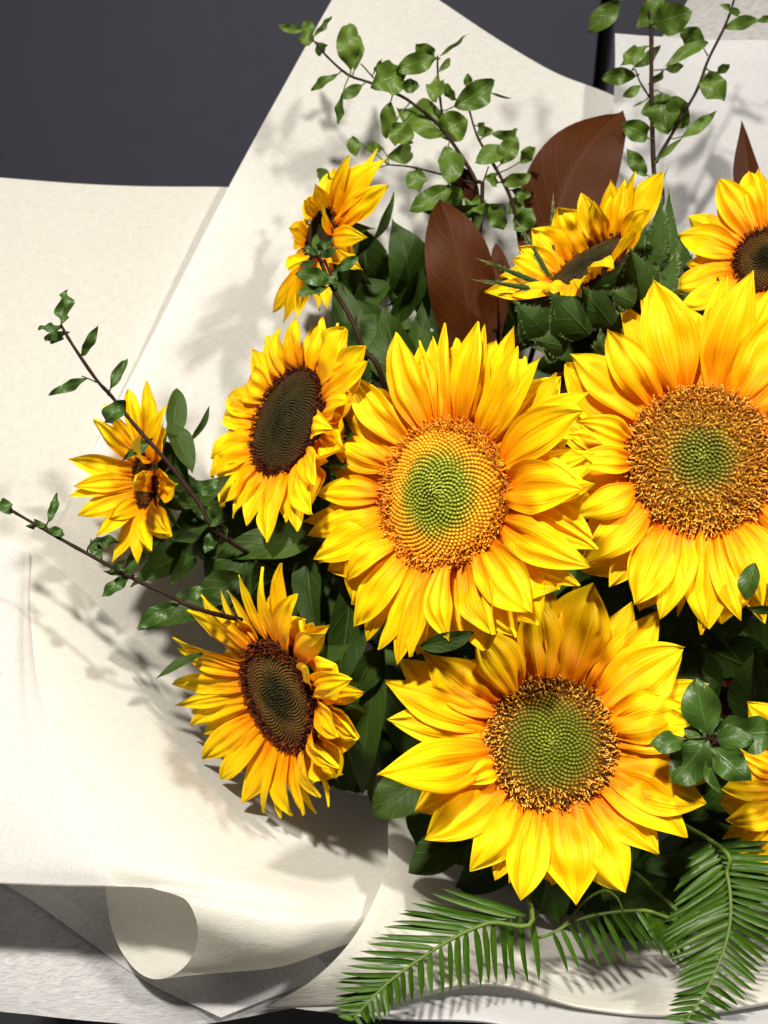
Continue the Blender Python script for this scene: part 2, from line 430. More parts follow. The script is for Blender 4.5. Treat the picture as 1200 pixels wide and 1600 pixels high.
# lower left: sheet swinging towards the lens and rolling over at the bottom
sheet('white wrapping paper sheet rolled over at its edge under dark-centred sunflower',
      [[(-170, 770, -.115), (0, 812, -.115), (95, 875, -.118), (240, 1010, -.135), (380, 1110, -.165), (520, 1180, -.20), (660, 1220, -.23)],
       [(-170, 900, -.07), (0, 930, -.07), (95, 985, -.075), (235, 1090, -.09), (375, 1180, -.12), (530, 1240, -.155), (665, 1262, -.18)],
       [(-170, 1080, -.03), (0, 1095, -.028), (95, 1130, -.03), (230, 1200, -.042), (380, 1270, -.068), (540, 1300, -.10), (660, 1310, -.13)],
       [(-170, 1240, .000), (0, 1245, .004), (95, 1262, .002), (235, 1305, -.006), (400, 1350, -.025), (550, 1370, -.055), (660, 1365, -.09)],
       [(-170, 1320, .013), (0, 1325, .016), (110, 1332, .014), (242, 1358, .010), (430, 1388, -.006), (555, 1398, -.038), (660, 1386, -.075)],
       [(-170, 1376, .021), (0, 1381, .022), (112, 1385, .018), (238, 1388, .012), (438, 1412, .000), (560, 1416, -.030), (660, 1402, -.070)]],
      M_PAPER, .0012, 9, 81, 81, seed=5,
      more=[[(238, 1388, .0115), (340, 1402, .0075), (438, 1412, -.0005), (560, 1416, -.0305), (660, 1402, -.0705)],
       [(286, 1404, .017), (362, 1428, .015), (442, 1440, .010), (560, 1434, -.022), (660, 1418, -.066)],
       [(307, 1444, .015), (372, 1470, .012), (444, 1476, .007), (560, 1456, -.026), (660, 1432, -.069)],
       [(304, 1486, .002), (370, 1504, -.002), (442, 1501, -.008), (560, 1468, -.042), (660, 1444, -.080)],
       [(281, 1516, -.008), (360, 1518, -.016), (440, 1507, -.030), (560, 1466, -.062), (660, 1444, -.094)],
       [(242, 1528, -.016), (330, 1514, -.034), (430, 1498, -.052), (550, 1456, -.08), (660, 1440, -.108)],
       [(206, 1508, -.022), (310, 1490, -.042), (420, 1476, -.062), (540, 1440, -.09), (660, 1430, -.115)],
       [(176, 1455, -.026), (290, 1450, -.046), (410, 1445, -.066), (530, 1425, -.094), (660, 1420, -.118)],
       [(163, 1376, -.028), (280, 1390, -.046), (400, 1405, -.066), (520, 1405, -.094), (660, 1405, -.118)]])
# second layer lying over the left of it
sheet('see-through white paper layer with slanting edge lying over rolled sheet',
      [[(-170, 800, -.100), (0, 845, -.098), (42, 858, -.101), (50, 870, -.101)],
       [(-170, 980, -.046), (0, 1000, -.044), (40, 1010, -.050), (56, 1020, -.054)],
       [(-170, 1120, -.017), (0, 1130, -.016), (50, 1140, -.019), (85, 1150, -.022)],
       [(-170, 1240, .007), (0, 1245, .009), (70, 1255, .007), (130, 1270, .004)],
       [(-170, 1330, .019), (0, 1335, .0215), (80, 1340, .0205), (155, 1350, .0175)],
       [(-170, 1374, .0245), (0, 1379, .0255), (95, 1382, .0225), (185, 1384, .0185)]], M_TISSUE2, .0008, 8, 40, 30, seed=6)
# tissue layers low on the left, over the dark counter
sheet('thin grey see-through tissue sheet along bottom left, dark counter showing through',
      [[(-170, 1290, -.050), (0, 1300, -.050), (160, 1310, -.052), (330, 1330, -.06), (640, 1350, -.10)],
       [(-170, 1440, -.032), (0, 1440, -.032), (160, 1450, -.041), (330, 1460, -.052), (640, 1460, -.09)],
       [(-170, 1540, -.018), (0, 1540, -.018), (160, 1550, -.030), (330, 1555, -.042), (610, 1530, -.075)],
       [(-170, 1572, -.014), (0, 1581, -.014), (150, 1596, -.024), (300, 1603, -.038), (470, 1572, -.055)]], M_TISSUE, .0012, 9, 40, 50, seed=7)
sheet('second see-through tissue layer with diagonal edge under the paper roll',
      [[(-170, 1300, -.038), (0, 1378, -.037), (110, 1450, -.035), (222, 1530, -.036), (345, 1590, -.036)],
       [(0, 1250, -.050), (120, 1350, -.049), (230, 1420, -.050), (330, 1490, -.050), (420, 1560, -.046)],
       [(200, 1250, -.055), (300, 1340, -.055), (380, 1400, -.055), (450, 1450, -.057), (520, 1520, -.058)]], M_TISSUE2, .0012, 9, 40, 50, seed=8)
# front sheet under the fern fronds
sheet('cream wrapping paper sheet with curved edge under the fern fronds',
      [[(615, 1230, -.17), (700, 1290, -.175), (820, 1340, -.18), (950, 1370, -.185), (1100, 1375, -.18), (1290, 1350, -.17)],
       [(607, 1284, -.085), (690, 1350, -.100), (810, 1410, -.115), (950, 1440, -.12), (1100, 1440, -.115), (1290, 1410, -.105)],
       [(602, 1360, -.044), (680, 1420, -.058), (800, 1470, -.076), (950, 1500, -.08), (1100, 1490, -.075), (1290, 1460, -.065)],
       [(560, 1452, -.008), (660, 1490, -.026), (790, 1515, -.046), (930, 1545, -.05), (1100, 1530, -.04), (1290, 1500, -.035)],
       [(495, 1525, -.002), (640, 1535, -.012), (780, 1535, -.026), (920, 1568, -.028), (1090, 1565, -.02), (1290, 1530, -.015)],
       [(418, 1572, -.016), (600, 1562, -.010), (770, 1537, -.022), (910, 1574, -.022), (1070, 1586, -.015), (1290, 1548, -.008)],
       [(410, 1575, -.024), (600, 1568, -.020), (770, 1542, -.034), (910, 1577, -.034), (1070, 1588, -.026), (1290, 1552, -.02)]],
      M_PAPER, .0012, 9, 70, 80, seed=10)
sheet('lavender-white outer paper sheet below the fern fronds',
      [[(430, 1560, -.05), (560, 1553, -.045), (720, 1530, -.05), (900, 1556, -.05), (1080, 1566, -.045), (1290, 1530, -.04)],
       [(455, 1574, -.036), (580, 1576, -.026), (720, 1558, -.024), (900, 1584, -.022), (1080, 1594, -.018), (1290, 1565, -.012)],
       [(480, 1578, -.030), (600, 1590, -.012), (760, 1594, -.004), (900, 1630, .004), (1080, 1640, .008), (1290, 1630, .012)],
       [(495, 1579, -.032), (620, 1596, -.014), (790, 1606, -.006), (900, 1660, .002), (1080, 1690, .006), (1290, 1690, .01)]], M_PAPERC, .001, 9, 40, 60, seed=11)

# ------------------------------------------------------------------ sunflowers
def beads(name, pts, nrms, radial, scl, proto, faces, cols, parent):
    k = len(proto); n = len(pts)
    V = np.empty((n, k, 3)); C = np.empty((n, k, 3)); F = []
    zt = proto[:, 2] / proto[:, 2].max()
    for i in range(n):
        z = nrms[i]; x = nrm(radial[i] - z * np.dot(radial[i], z)); y = np.cross(z, x)
        V[i] = pts[i] + (proto[:, 0:1] * x + proto[:, 1:2] * y) * scl[i][0] + proto[:, 2:3] * z * scl[i][1]
        C[i] = cols[i]
        F += [tuple(q + i * k for q in f) for f in faces]
    return mesh_obj(name, V.reshape(-1, 3), F, M_FLORET, parent, None, C.reshape(-1, 3), kind='stuff')
def bead_proto():
    v = []; ns = 6
    for r, z in ((1, 0), (.92, .55), (.5, .95)):
        for k in range(ns):
            a = 2 * math.pi * k / ns; v.append((r * math.cos(a), r * math.sin(a), z))
    v.append((0, 0, 1.08)); f = []
    for i in range(2):
        for k in range(ns): f.append((i * ns + k, i * ns + (k + 1) % ns, (i + 1) * ns + (k + 1) % ns, (i + 1) * ns + k))
    for k in range(ns): f.append((2 * ns + k, 2 * ns + (k + 1) % ns, 3 * ns))
    return np.array(v, float), f
def anther_proto():
    path = [(0, 0, 0), (.05, 0, .9), (.3, .1, 1.5), (.95, .25, 1.75), (1.3, .3, 1.45)]
    rad = [.42, .34, .30, .36, .2]; v = []; ns = 5
    for i, p in enumerate(path):
        t = nrm(np.array(path[min(i + 1, 4)]) - np.array(path[max(i - 1, 0)]))
        a = nrm(np.cross(t, (0, 1, 0))); b = np.cross(t, a)
        for k in range(ns):
            an = 2 * math.pi * k / ns
            v.append(np.array(p) + rad[i] * (a * math.cos(an) + b * math.sin(an)))
    f = [(i * ns + k, i * ns + (k + 1) % ns, (i + 1) * ns + (k + 1) % ns, (i + 1) * ns + k) for i in range(4) for k in range(ns)]
    f.append(tuple(4 * ns + k for k in range(ns)))
    return np.array(v), f
BEAD, ANTH = bead_proto(), anther_proto()
# colour stops by radius, where beads end and open florets begin, floret colours
DISC = {
 'orange': dict(stops=[(0, (.31, .33, .045)), (.40, (.23, .265, .025)), (.54, (.38, .29, .022)), (.66, (.74, .34, .016)), (1, (.74, .28, .012))], open=.84, anth=[(.72, .25, .014), (.80, .36, .03), (.50, .12, .01)], under=(.28, .10, .008)),
 'ripe': dict(stops=[(0, (.26, .27, .045)), (.22, (.19, .205, .025)), (.36, (.26, .20, .03)), (.5, (.42, .22, .02)), (1, (.45, .17, .012))], open=.44, anth=[(.72, .34, .035), (.80, .45, .07), (.34, .10, .012), (.60, .22, .018)], under=(.13, .04, .006)),
 'green': dict(stops=[(0, (.26, .29, .03)), (.30, (.16, .18, .016)), (.55, (.14, .13, .014)), (.68, (.24, .15, .015)), (1, (.28, .09, .01))], open=.70, anth=[(.76, .38, .035), (.82, .48, .07), (.10, .025, .008), (.64, .24, .018)], under=(.07, .025, .006)),
 'brown': dict(stops=[(0, (.018, .019, .008)), (.35, (.040, .030, .010)), (.55, (.105, .058, .014)), (.78, (.090, .038, .010)), (1, (.06, .016, .008))], open=.80, anth=[(.05, .010, .006), (.09, .018, .007), (.035, .008, .006), (.22, .05, .008)], under=(.020, .008, .005)),
 'dark': dict(stops=[(0, (.026, .024, .012)), (.4, (.030, .024, .010)), (.8, (.050, .030, .010)), (1, (.06, .016, .008))], open=.90, anth=[(.06, .012, .006), (.10, .022, .008), (.035, .008, .006)], under=(.020, .010, .006))}
def stop_col(stops, t):
    for (a, ca), (b, cb) in zip(stops, stops[1:]):
        if t <= b: return np.array(ca) + (np.array(cb) - np.array(ca)) * ((t - a) / (b - a))
    return np.array(stops[-1][1])
CAMP = np.array([0, 0, D])
def ray(px, py): return nrm(P(px, py, 0) - CAMP)
class Flower: pass
def sunflower(label, cx, cy, d, n, rd, rp, kind, petals, crop=(0, 0, 1.0), dome=.12, nfl=1100, seed=1, autos=14, back=True, gapfill=28, sepals=18, sepal_len=.78, pw=1.02, backlen=.93, sepals_px=()):
    r = random.Random(seed)
    n = nrm(n); O = P(cx, cy, d); k = S * (D - d) / D
    rd *= k; rp *= k
    foot = BIND + np.array([r.uniform(-.03, .03), 0, r.uniform(-.02, .02)])
    fw = W(foot); fw = fw + np.array([(fw[0] - REF[0]) * .3, (fw[1] - 0) * .15, 0]); fw[2] = .002
    t = thing('sunflower', label, 'sunflower', L_(fw), 'sunflowers in the bouquet')
    e1 = nrm(np.array([0, 1, 0]) - n * n[1]); e2 = np.cross(e1, n)     # e1 up, e2 right
    fl = Flower(); fl.t = t; fl.O = O; fl.n = n; fl.k = k; fl.rd = rd
    def hit(px, py, h=0.0):
        dr = ray(px, py); dn = np.dot(dr, n)
        if abs(dn) < .12: dn = -.12
        s = np.dot(O + n * h - CAMP, n) / dn
        return CAMP + dr * s
    def cxy(x, y): return crop[0] + x * crop[2], crop[1] + y * crop[2]
    used = []
    def put(base, tip, w, layer, rr_, face=0.0):
        view = nrm(CAMP - base)
        Ln = np.linalg.norm(tip - base); nat = (rp - rd)
        bul = r.uniform(.02, .10) if layer == 0 else r.uniform(-.02, .05)
        if Ln < .85 * nat and layer == 0: bul = min(.32, .06 + .28 * math.sqrt((.9 * nat / max(Ln, .3 * nat)) ** 2 - 1))
        rad_ = base - O; rad_ = nrm(rad_ - n * np.dot(rad_, n)); tt = nrm(tip - base)
        geo = nrm(np.cross(tt, np.cross(n, rad_)))
        nb = nrm(geo + face * view + .25 * rad_ * r.uniform(-1, 1))
        v, uv, f = blade(base, tip, nb, w, petal_prof(r.uniform(.42, .58), r.uniform(.34, .5), r.uniform(.76, 1.05)), 19, 15, gk=r.uniform(2.2, 3.6), crinkle=.15,
                         bulge=bul, skew=r.uniform(.42, .58), cup=r.uniform(-.30, .34) if layer == 0 else r.uniform(-.1, .4),
                         groove=r.uniform(.05, .12), gph=r.uniform(-.7, .7), twist=r.uniform(-.38, .38), ruffle=r.uniform(0, .06), rph=r.random() * 6.28, rk=r.uniform(.8, 1.6),
                         droop=r.uniform(-.06, .10), sidebend=r.uniform(-.05, .05))
        mesh_obj('petal', v, f, M_PETAL, t, uv)
    for q in petals:
        x, y, w, layer = q[:4]
        tx, ty = cxy(x, y)
        w = w * crop[2] * k * pw
        if len(q) > 4:
            bx, by = cxy(q[4], q[5]); bd = hit(bx, by) - O
            h = (q[6] if len(q) > 6 else .15) * rp
            tip = hit(tx, ty, h)
            if len(q) <= 6:
                # no height given: as far along the ray as a petal is long
                b0 = O + nrm(bd - n * np.dot(bd, n)) * rd * .93
                dr = ray(tx, ty); oc = CAMP - b0
                b_ = np.dot(dr, oc); c_ = np.dot(oc, oc) - (rp - rd) ** 2
                s = -b_ - math.sqrt(b_ * b_ - c_) if b_ * b_ > c_ else -b_
                tip = CAMP + dr * s
            bd = bd - n * np.dot(bd, n)
        else:
            h0 = (.07 if layer == 0 else -.04) * rp + r.uniform(-.02, .03) * rp
            best = None
            for h in sorted(np.linspace(-.5, .6, 45) * rp, key=lambda z: abs(z - h0)):
                tip = hit(tx, ty, h); rad = np.linalg.norm(tip - O - n * h)
                ex = max(0, rad - rp * 1.06)
                if best is None or ex < best[0] - 1e-6: best = (ex, h, tip)
                if ex == 0: break
            tip = best[2]
            if best[0] > 0:
                c = O + n * best[1]; tip = c + (tip - c) * rp * 1.06 / (rp * 1.06 + best[0])
            bd = tip - O; bd = bd - n * np.dot(bd, n)
        dirv = nrm(bd)
        base = O + dirv * rd * (.93 if layer == 0 else .96) - n * (rd * (.05 if layer == 0 else .13) + r.uniform(0, .03) * rd)
        used.append(math.degrees(math.atan2(np.dot(dirv, e2), np.dot(dirv, e1))) % 360)
        put(base, tip, w, layer, r, .9 if len(q) > 4 else 0.0)
    wn = rp * .42 * pw
    us = sorted(used) or [0]
    extra = []
    if gapfill:
        for a, b in zip(us, us[1:] + [us[0] + 360]):
            m_ = int((b - a) / gapfill)
            for i in range(m_): extra.append((a + (b - a) * (i + 1) / (m_ + 1), 0, 1.0))
    for i in range(autos): extra.append((i * 360 / autos + r.uniform(-6, 6), 1, backlen))
    for a, layer, lf in extra:
        dirv = e1 * math.cos(math.radians(a)) + e2 * math.sin(math.radians(a))
        ln = rp * lf * r.uniform(.92, 1.0)
        base = O + dirv * rd * .95 - n * rd * (.05 if layer == 0 else .2)
        tip = O + dirv * ln + n * rp * (r.uniform(0, .1) if layer == 0 else r.uniform(-.12, -.03))
        put(base, tip, wn * r.uniform(.75, 1.05), layer, r)
    # head: receptacle, florets
    cf = DISC[kind]; K, ns = 10, 40; vs, fs = [], []
    prof = [(0, dome - .03)] + [(i / 8, dome * (1 - (i / 8) ** 2) - .03) for i in range(1, 9)] + [(1.0, -.10), (.93, -.26), (.70, -.44), (.36, -.60), (.14, -.80)]
    for pr, pz in prof:
        for j in range(ns):
            a = 2 * math.pi * j / ns
            vs.append(O + (e1 * math.cos(a) + e2 * math.sin(a)) * rd * max(pr, .002) + n * pz * rd)
    for i in range(len(prof) - 1):
        for j in range(ns): fs.append((i * ns + j, i * ns + (j + 1) % ns, (i + 1) * ns + (j + 1) % ns, (i + 1) * ns + j))
    cols = np.array([tuple(stop_col(cf['stops'], (i // ns) / 8) * .4) if i < 9 * ns else cf['under'] if i < 10 * ns else (.04, .085, .018) for i in range(len(vs))])
    disc = mesh_obj('disc', vs, fs, M_FLORET, t, None, cols)
    bp, bn, br, bs, bc = [], [], [], [], []
    ap, an_, ar, as_, ac = [], [], [], [], []
    ga = math.pi * (3 - math.sqrt(5)); sp = rd / math.sqrt(nfl)
    for i in range(nfl):
        rf = math.sqrt((i + .5) / nfl); a = i * ga
        dirv = e1 * math.cos(a) + e2 * math.sin(a)
        jit = .12 if rf < cf['open'] else .45
        p = O + dirv * rd * rf + n * rd * (dome * (1 - rf * rf) - .03) + (e1 * r.uniform(-1, 1) + e2 * r.uniform(-1, 1)) * sp * jit
        nm = nrm(n + dirv * 2 * dome * rf)
        tang = np.cross(n, dirv)
        cc = stop_col(cf['stops'], min(1, rf + r.uniform(-.03, .03))) * r.uniform(.8, 1.2)
        edge = cf['open'] + .05 * math.sin(a * 3 + seed) + r.uniform(-.03, .03)
        if rf < edge:
            inner = max(0, 1 - rf / .45)
            bp.append(p); bn.append(nrm(nm - dirv * .55 * inner + tang * .25 * inner)); br.append(dirv)
            bs.append((sp * (.90 - .30 * inner), sp * (1.2 + 1.3 * inner))); bc.append(cc)
        else:
            bp.append(p); bn.append(nm); br.append(dirv); bs.append((sp * .75, sp * 1.0)); bc.append(cc * .75)
            for q in range(2 if rf > .75 else 1):
                ap.append(p + (e1 * r.uniform(-1, 1) + e2 * r.uniform(-1, 1)) * sp * .5)
                an_.append(nrm(nm + dirv * r.uniform(-.1, .6) + e1 * r.uniform(-.35, .35) + e2 * r.uniform(-.35, .35)))
                ar.append(nrm(e1 * r.uniform(-1, 1) + e2 * r.uniform(-1, 1) + dirv * .4))
                as_.append((sp * r.uniform(.62, .9), sp * r.uniform(1.2, 2.1))); ac.append(np.array(r.choice(cf['anth'])) * r.uniform(.75, 1.2))
    beads('floret_beads', bp, bn, br, bs, *BEAD, bc, disc)
    if ap: beads('open_florets', ap, an_, ar, as_, *ANTH, ac, disc)
    # green bracts behind the petals
    for i in range(sepals):
        a = 2 * math.pi * (i + r.uniform(-.25, .25)) / max(1, sepals)
        dirv = e1 * math.cos(a) + e2 * math.sin(a)
        base = O + dirv * rd * .80 - n * rd * r.uniform(.28, .42)
        tip = O + dirv * (rd + (rp - rd) * sepal_len * r.uniform(.7, 1.0)) - n * rp * r.uniform(.12, .26)
        v, uv, f = blade(base, tip, n, rd * r.uniform(.5, .66), PROF['sepal'], 11, 5, bulge=r.uniform(-.12, .0), cup=.25, droop=r.uniform(-.15, .2), twist=r.uniform(-.4, .4))
        mesh_obj('sepal', v, f, M_SEPAL, t, uv)
    for (bx, by, tx, ty, w, db, dt, bul) in sepals_px:
        bx, by = cxy(bx, by); tx, ty = cxy(tx, ty)
        base, tip = P(bx, by, d + db), P(tx, ty, d + dt)
        view = nrm(CAMP - base); tt = nrm(tip - base); nv_ = nrm(view - tt * np.dot(view, tt))
        v, uv, f = blade(base, tip, nv_, w * crop[2] * k, PROF['sepal'], 15, 7, bulge=bul, cup=-.35, fold=-.1, droop=r.uniform(-.1, .08), twist=r.uniform(-.2, .2))
        o = mesh_obj('sepal', v, f, M_SEPAL, t, uv)
        # short fuzz along the bract
        hv, hf = [], []
        for _ in range(150):
            i = r.randrange(1, 14); j = r.choice([0, 0, 6, 6, 3, 1, 5]); p = v[i * 7 + j] + (v[(i + 1) * 7 + j] - v[i * 7 + j]) * r.random()
            q = p + (nrm(p - v[i * 7 + 3]) * (1 if j != 3 else 0) + nv_ * r.uniform(.2, .9) + tt * r.uniform(-.3, .5)) * r.uniform(.0012, .0026)
            s_ = np.cross(nrm(q - p), nv_ + .01) * .00009
            m0 = len(hv); hv += [p - s_, p + s_, q]; hf.append((m0, m0 + 1, m0 + 2))
        mesh_obj('fuzz', hv, hf, M_HAIR, o, kind='stuff')
    A = O - n * rd * .7
    fp = L_(fw)
    tube('stem', [A, A - n * .045 + (foot - A) * .12, A * .35 + foot * .65 - n * .012, foot, fp], rd * .17 if rd * .17 > .0035 else .0035, .0055, M_STEM, t, 10, 30, .06)
    fl.foot = foot
    return fl

C = sunflower('large sunflower with green centre ringed in orange, facing slightly left', 690, 772, .0, (-.57, .10, .80), 117, 268, 'orange', [
 (400, 92, 170, 0), (480, 122, 110, 1), (535, 106, 70, 1), (592, 60, 80, 1), (706, 54, 120, 0), (742, 64, 60, 1), (752, 156, 80, 1), (850, 72, 110, 1), (866, 146, 150, 0), (946, 186, 110, 0), (1010, 246, 90, 1), (1130, 316, 120, 1), (1096, 386, 170, 0), (1048, 496, 120, 1), (1140, 546, 100, 1), (1088, 680, 200, 0), (1160, 662, 110, 1), (1150, 905, 150, 1), (1115, 970, 160, 0), (1100, 1045, 120, 1), (915, 1145, 200, 0), (766, 1227, 190, 0), (790, 1100, 100, 1), (660, 1205, 80, 1), (600, 1250, 120, 0), (500, 1280, 90, 1), (452, 1306, 140, 0), (395, 1335, 120, 0), (335, 1282, 120, 0), (286, 1252, 100, 1), (240, 1190, 160, 0), (215, 1026, 90, 0), (180, 990, 70, 1), (95, 945, 150, 0), (122, 960, 90, 1), (60, 852, 120, 0), (45, 802, 100, 1), (98, 700, 130, 0), (105, 580, 100, 1), (155, 490, 140, 0), (105, 465, 100, 1), (115, 356, 160, 0), (75, 500, 100, 1), (245, 252, 140, 0), (370, 232, 100, 1)],
 crop=(450, 480, .4167), dome=.16, nfl=1150, seed=3, backlen=.96, autos=24, pw=.97)
R = sunflower('large sunflower with wide brown-orange ring of open florets round small green centre', 1096, 717, -.022, (-.08, .12, 1), 117, 288, 'ripe', [
 (840, 66, 210, 0), (735, 82, 110, 1), (427, 106, 235, 0), (388, 125, 70, 1), (290, 196, 150, 1), (233, 312, 175, 0), (90, 402, 180, 0), (105, 690, 130, 0), (75, 745, 110, 1), (60, 855, 120, 0), (95, 965, 110, 1), (98, 1085, 140, 0), (130, 1282, 170, 0), (245, 1380, 130, 1), (347, 1456, 180, 0), (460, 1510, 170, 0), (535, 1500, 70, 1), (662, 1550, 195, 0), (625, 1580, 100, 1), (796, 1515, 120, 0), (882, 1480, 120, 0), (890, 1535, 130, 1), (1000, 225, 190, 0), (960, 95, 150, 1), (1130, 330, 190, 0), (1020, 1470, 150, 0)],
 crop=(860, 400, .3749), dome=.10, nfl=1050, seed=5)
E = sunflower('large sunflower with green beaded centre and thin ring of yellow anthers above fern frond', 861, 1162, -.020, (-.02, .20, .98), 103, 256, 'green', [
 (690, 24, 185, 0), (560, 32, 110, 1), (640, 22, 100, 1), (514, 62, 140, 0), (800, 76, 130, 1), (888, 98, 130, 1), (348, 165, 140, 0), (120, 242, 130, 1), (185, 222, 140, 0), (85, 310, 130, 0), (84, 420, 125, 0), (55, 582, 155, 0), (300, 612, 70, 0), (165, 690, 130, 1), (200, 772, 155, 0), (330, 862, 135, 0), (400, 892, 90, 1), (440, 900, 70, 1), (474, 950, 120, 0), (640, 957, 180, 0), (555, 785, 80, 1), (880, 815, 150, 0), (966, 766, 140, 0), (1020, 665, 155, 0), (1025, 602, 100, 1), (985, 432, 150, 0), (962, 385, 150, 0), (1030, 316, 120, 1), (920, 530, 110, 1)],
 crop=(560, 900, .5333), dome=.12, nfl=950, seed=8, backlen=.84)
L = sunflower('sunflower with oval maroon-brown centre facing left over white paper', 436, 1088, -.035, (-.72, -.26, .64), 92, 205, 'brown', [
 (615, 60, 110, 1), (668, 206, 120, 0), (515, 90, 100, 0), (445, 106, 70, 1), (392, 176, 60, 1), (334, 186, 60, 1), (250, 190, 130, 0), (206, 270, 130, 0), (146, 386, 90, 1), (156, 440, 110, 0), (140, 592, 110, 0), (155, 690, 80, 1), (230, 720, 90, 1), (220, 780, 110, 0), (270, 830, 90, 1), (275, 930, 140, 0), (360, 1020, 130, 0), (445, 1130, 130, 0), (532, 1176, 90, 0), (615, 1196, 90, 1), (660, 1190, 110, 0), (724, 1182, 100, 0), (762, 1186, 60, 1), (800, 1100, 100, 0), (850, 1140, 50, 1), (846, 1075, 50, 1), (860, 1022, 80, 1), (875, 970, 100, 0), (895, 835, 120, 0, 795, 690, .18), (970, 835, 110, 1), (985, 640, 90, 1), (905, 590, 120, 0, 800, 620, .12), (735, 525, 100, 0, 800, 600, .30), (815, 345, 100, 1), (770, 322, 90, 1), (800, 388, 120, 0, 700, 470, .2)],
 crop=(220, 860, .35), dome=.06, nfl=1050, seed=11, autos=10, backlen=.78, sepal_len=.7)
M = sunflower('sunflower with oval near-black centre tucked behind large orange-centred one', 447, 657, -.055, (-.74, .28, .61), 88, 192, 'dark', [
 (792, 292, 110, 0), (868, 228, 110, 0), (930, 200, 110, 0), (1000, 190, 110, 0), (840, 250, 90, 1), (1060, 212, 80, 1), (1130, 276, 100, 0), (1150, 330, 100, 0), (1130, 380, 100, 1), (1090, 450, 90, 0), (775, 386, 120, 0), (712, 440, 120, 0), (706, 500, 100, 0), (690, 572, 110, 1), (664, 636, 120, 0), (656, 690, 110, 0), (722, 815, 100, 0), (770, 845, 100, 0), (826, 890, 100, 0), (890, 830, 90, 1), (926, 860, 100, 0), (960, 800, 90, 0), (990, 720, 90, 0), (1020, 640, 90, 1), (1040, 540, 90, 0)],
 crop=(0, 400, .5), dome=.10, nfl=1050, seed=13, autos=10, backlen=.8, sepal_len=.7)
Tf = sunflower('small sunflower seen from its side in front of tall white paper, below leafy sprig', 500, 362, -.115, (-.78, .22, .58), 42, 140, 'dark', [
 (605, 96, 110, 0, 540, 340), (860, 110, 190, 0, 610, 380, -.1), (800, 46, 80, 1, 580, 370, -.2), (865, 265, 165, 0, 640, 450, -.1), (430, 240, 110, 0, 480, 410), (355, 340, 110, 0, 430, 470), (264, 520, 150, 0, 400, 570), (488, 352, 130, 0, 565, 540, .62), (715, 570, 140, 0, 560, 590, .05), (265, 740, 130, 0, 430, 660), (695, 758, 150, 0, 560, 640, -.1), (185, 1025, 130, 1, 420, 690, -.1), (222, 1085, 130, 0, 440, 690, 0), (330, 1070, 120, 0, 460, 690, 0), (450, 1010, 130, 1, 500, 690, -.1), (505, 1005, 110, 1, 520, 690, -.1)],
 crop=(380, 220, .2625), dome=.1, nfl=420, seed=17, autos=9, backlen=.8, gapfill=0, sepals=12, sepal_len=.8, pw=.95)
Sf = sunflower('small sunflower seen from its side, leftmost on cream paper, crossed by thin twig', 225, 752, -.075, (-.86, -.04, .50), 44, 140, 'brown', [
 (690, 140, 130, 0, 690, 560), (570, 190, 130, 0, 670, 570), (780, 300, 110, 0, 720, 580, .0), (400, 290, 110, 1, 640, 600), (350, 372, 140, 0, 610, 630), (186, 620, 150, 0, 600, 690), (225, 800, 130, 0, 590, 770), (190, 862, 110, 1, 590, 800), (245, 975, 150, 0, 600, 850), (440, 1000, 120, 1, 620, 900, .4), (370, 1090, 110, 1, 620, 900), (470, 1278, 120, 0, 630, 930), (600, 1265, 110, 0, 650, 960), (680, 1175, 120, 0, 670, 940, .2), (806, 1090, 150, 0, 700, 900, .1), (590, 770, 130, 0, 740, 830, .55), (690, 720, 90, 0, 735, 700, .4), (640, 480, 90, 0, 700, 590, .5)],
 crop=(60, 560, .25), dome=.1, nfl=450, seed=19, autos=8, backlen=.8, gapfill=0, sepals=12, sepal_len=.6)
Kf = sunflower('sunflower tilted upward showing hairy green underside, in front of brown magnolia leaf', 918, 412, -.070, (-.56, .74, .36), 74, 152, 'dark', [
 (750, 75, 120, 0, 740, 400), (830, 66, 110, 0, 790, 360), (1050, 32, 150, 0, 850, 340), (900, 32, 80, 1, 840, 340), (590, 150, 110, 0, 700, 420), (660, 200, 100, 1, 720, 400), (460, 226, 190, 0, 620, 480), (320, 342, 165, 0, 530, 540), (215, 510, 140, 0, 470, 600), (250, 442, 120, 1, 490, 580), (150, 592, 130, 0, 440, 640), (60, 690, 110, 0, 430, 680), (210, 712, 100, 0, 460, 700, .2), (520, 640, 90, 1, 700, 470), (545, 790, 120, 0, 560, 690, -.1), (745, 530, 90, 0, 690, 650, .45), (870, 350, 140, 0, 800, 540, .45), (950, 240, 130, 0, 870, 440, .3), (560, 625, 90, 0, 630, 690, .3), (380, 690, 110, 0, 500, 710, .1)],
 crop=(740, 260, .2833), dome=.06, nfl=800, seed=23, autos=0, gapfill=0, sepals=10, sepal_len=.7, pw=1.3,
 sepals_px=[(930, 740, 862, 440, 230, .030, .040, .12), (1000, 540, 1036, 165, 120, .018, .015, .08), (1080, 640, 1078, 110, 110, .008, .0, .06), (640, 930, 415, 690, 300, .034, .046, .12), (430, 960, 225, 745, 230, .02, .03, .14), (760, 880, 590, 660, 260, .036, .046, .1), (890, 760, 765, 690, 150, .040, .046, .05), (520, 1000, 310, 950, 180, .022, .036, .2), (740, 990, 640, 990, 160, .03, .042, .2), (1000, 760, 1125, 470, 160, .018, .008, .06), (960, 560, 945, 330, 190, .012, .012, .1), (430, 600, 440, 152, 30, -.02, -.03, .05), (420, 610, 246, 318, 30, -.01, -.02, .05), (400, 660, 36, 514, 30, .0, .0, .05), (420, 690, 0, 624, 30, .004, .004, .03), (900, 400, 1075, 0, 30, -.01, -.02, .08)])
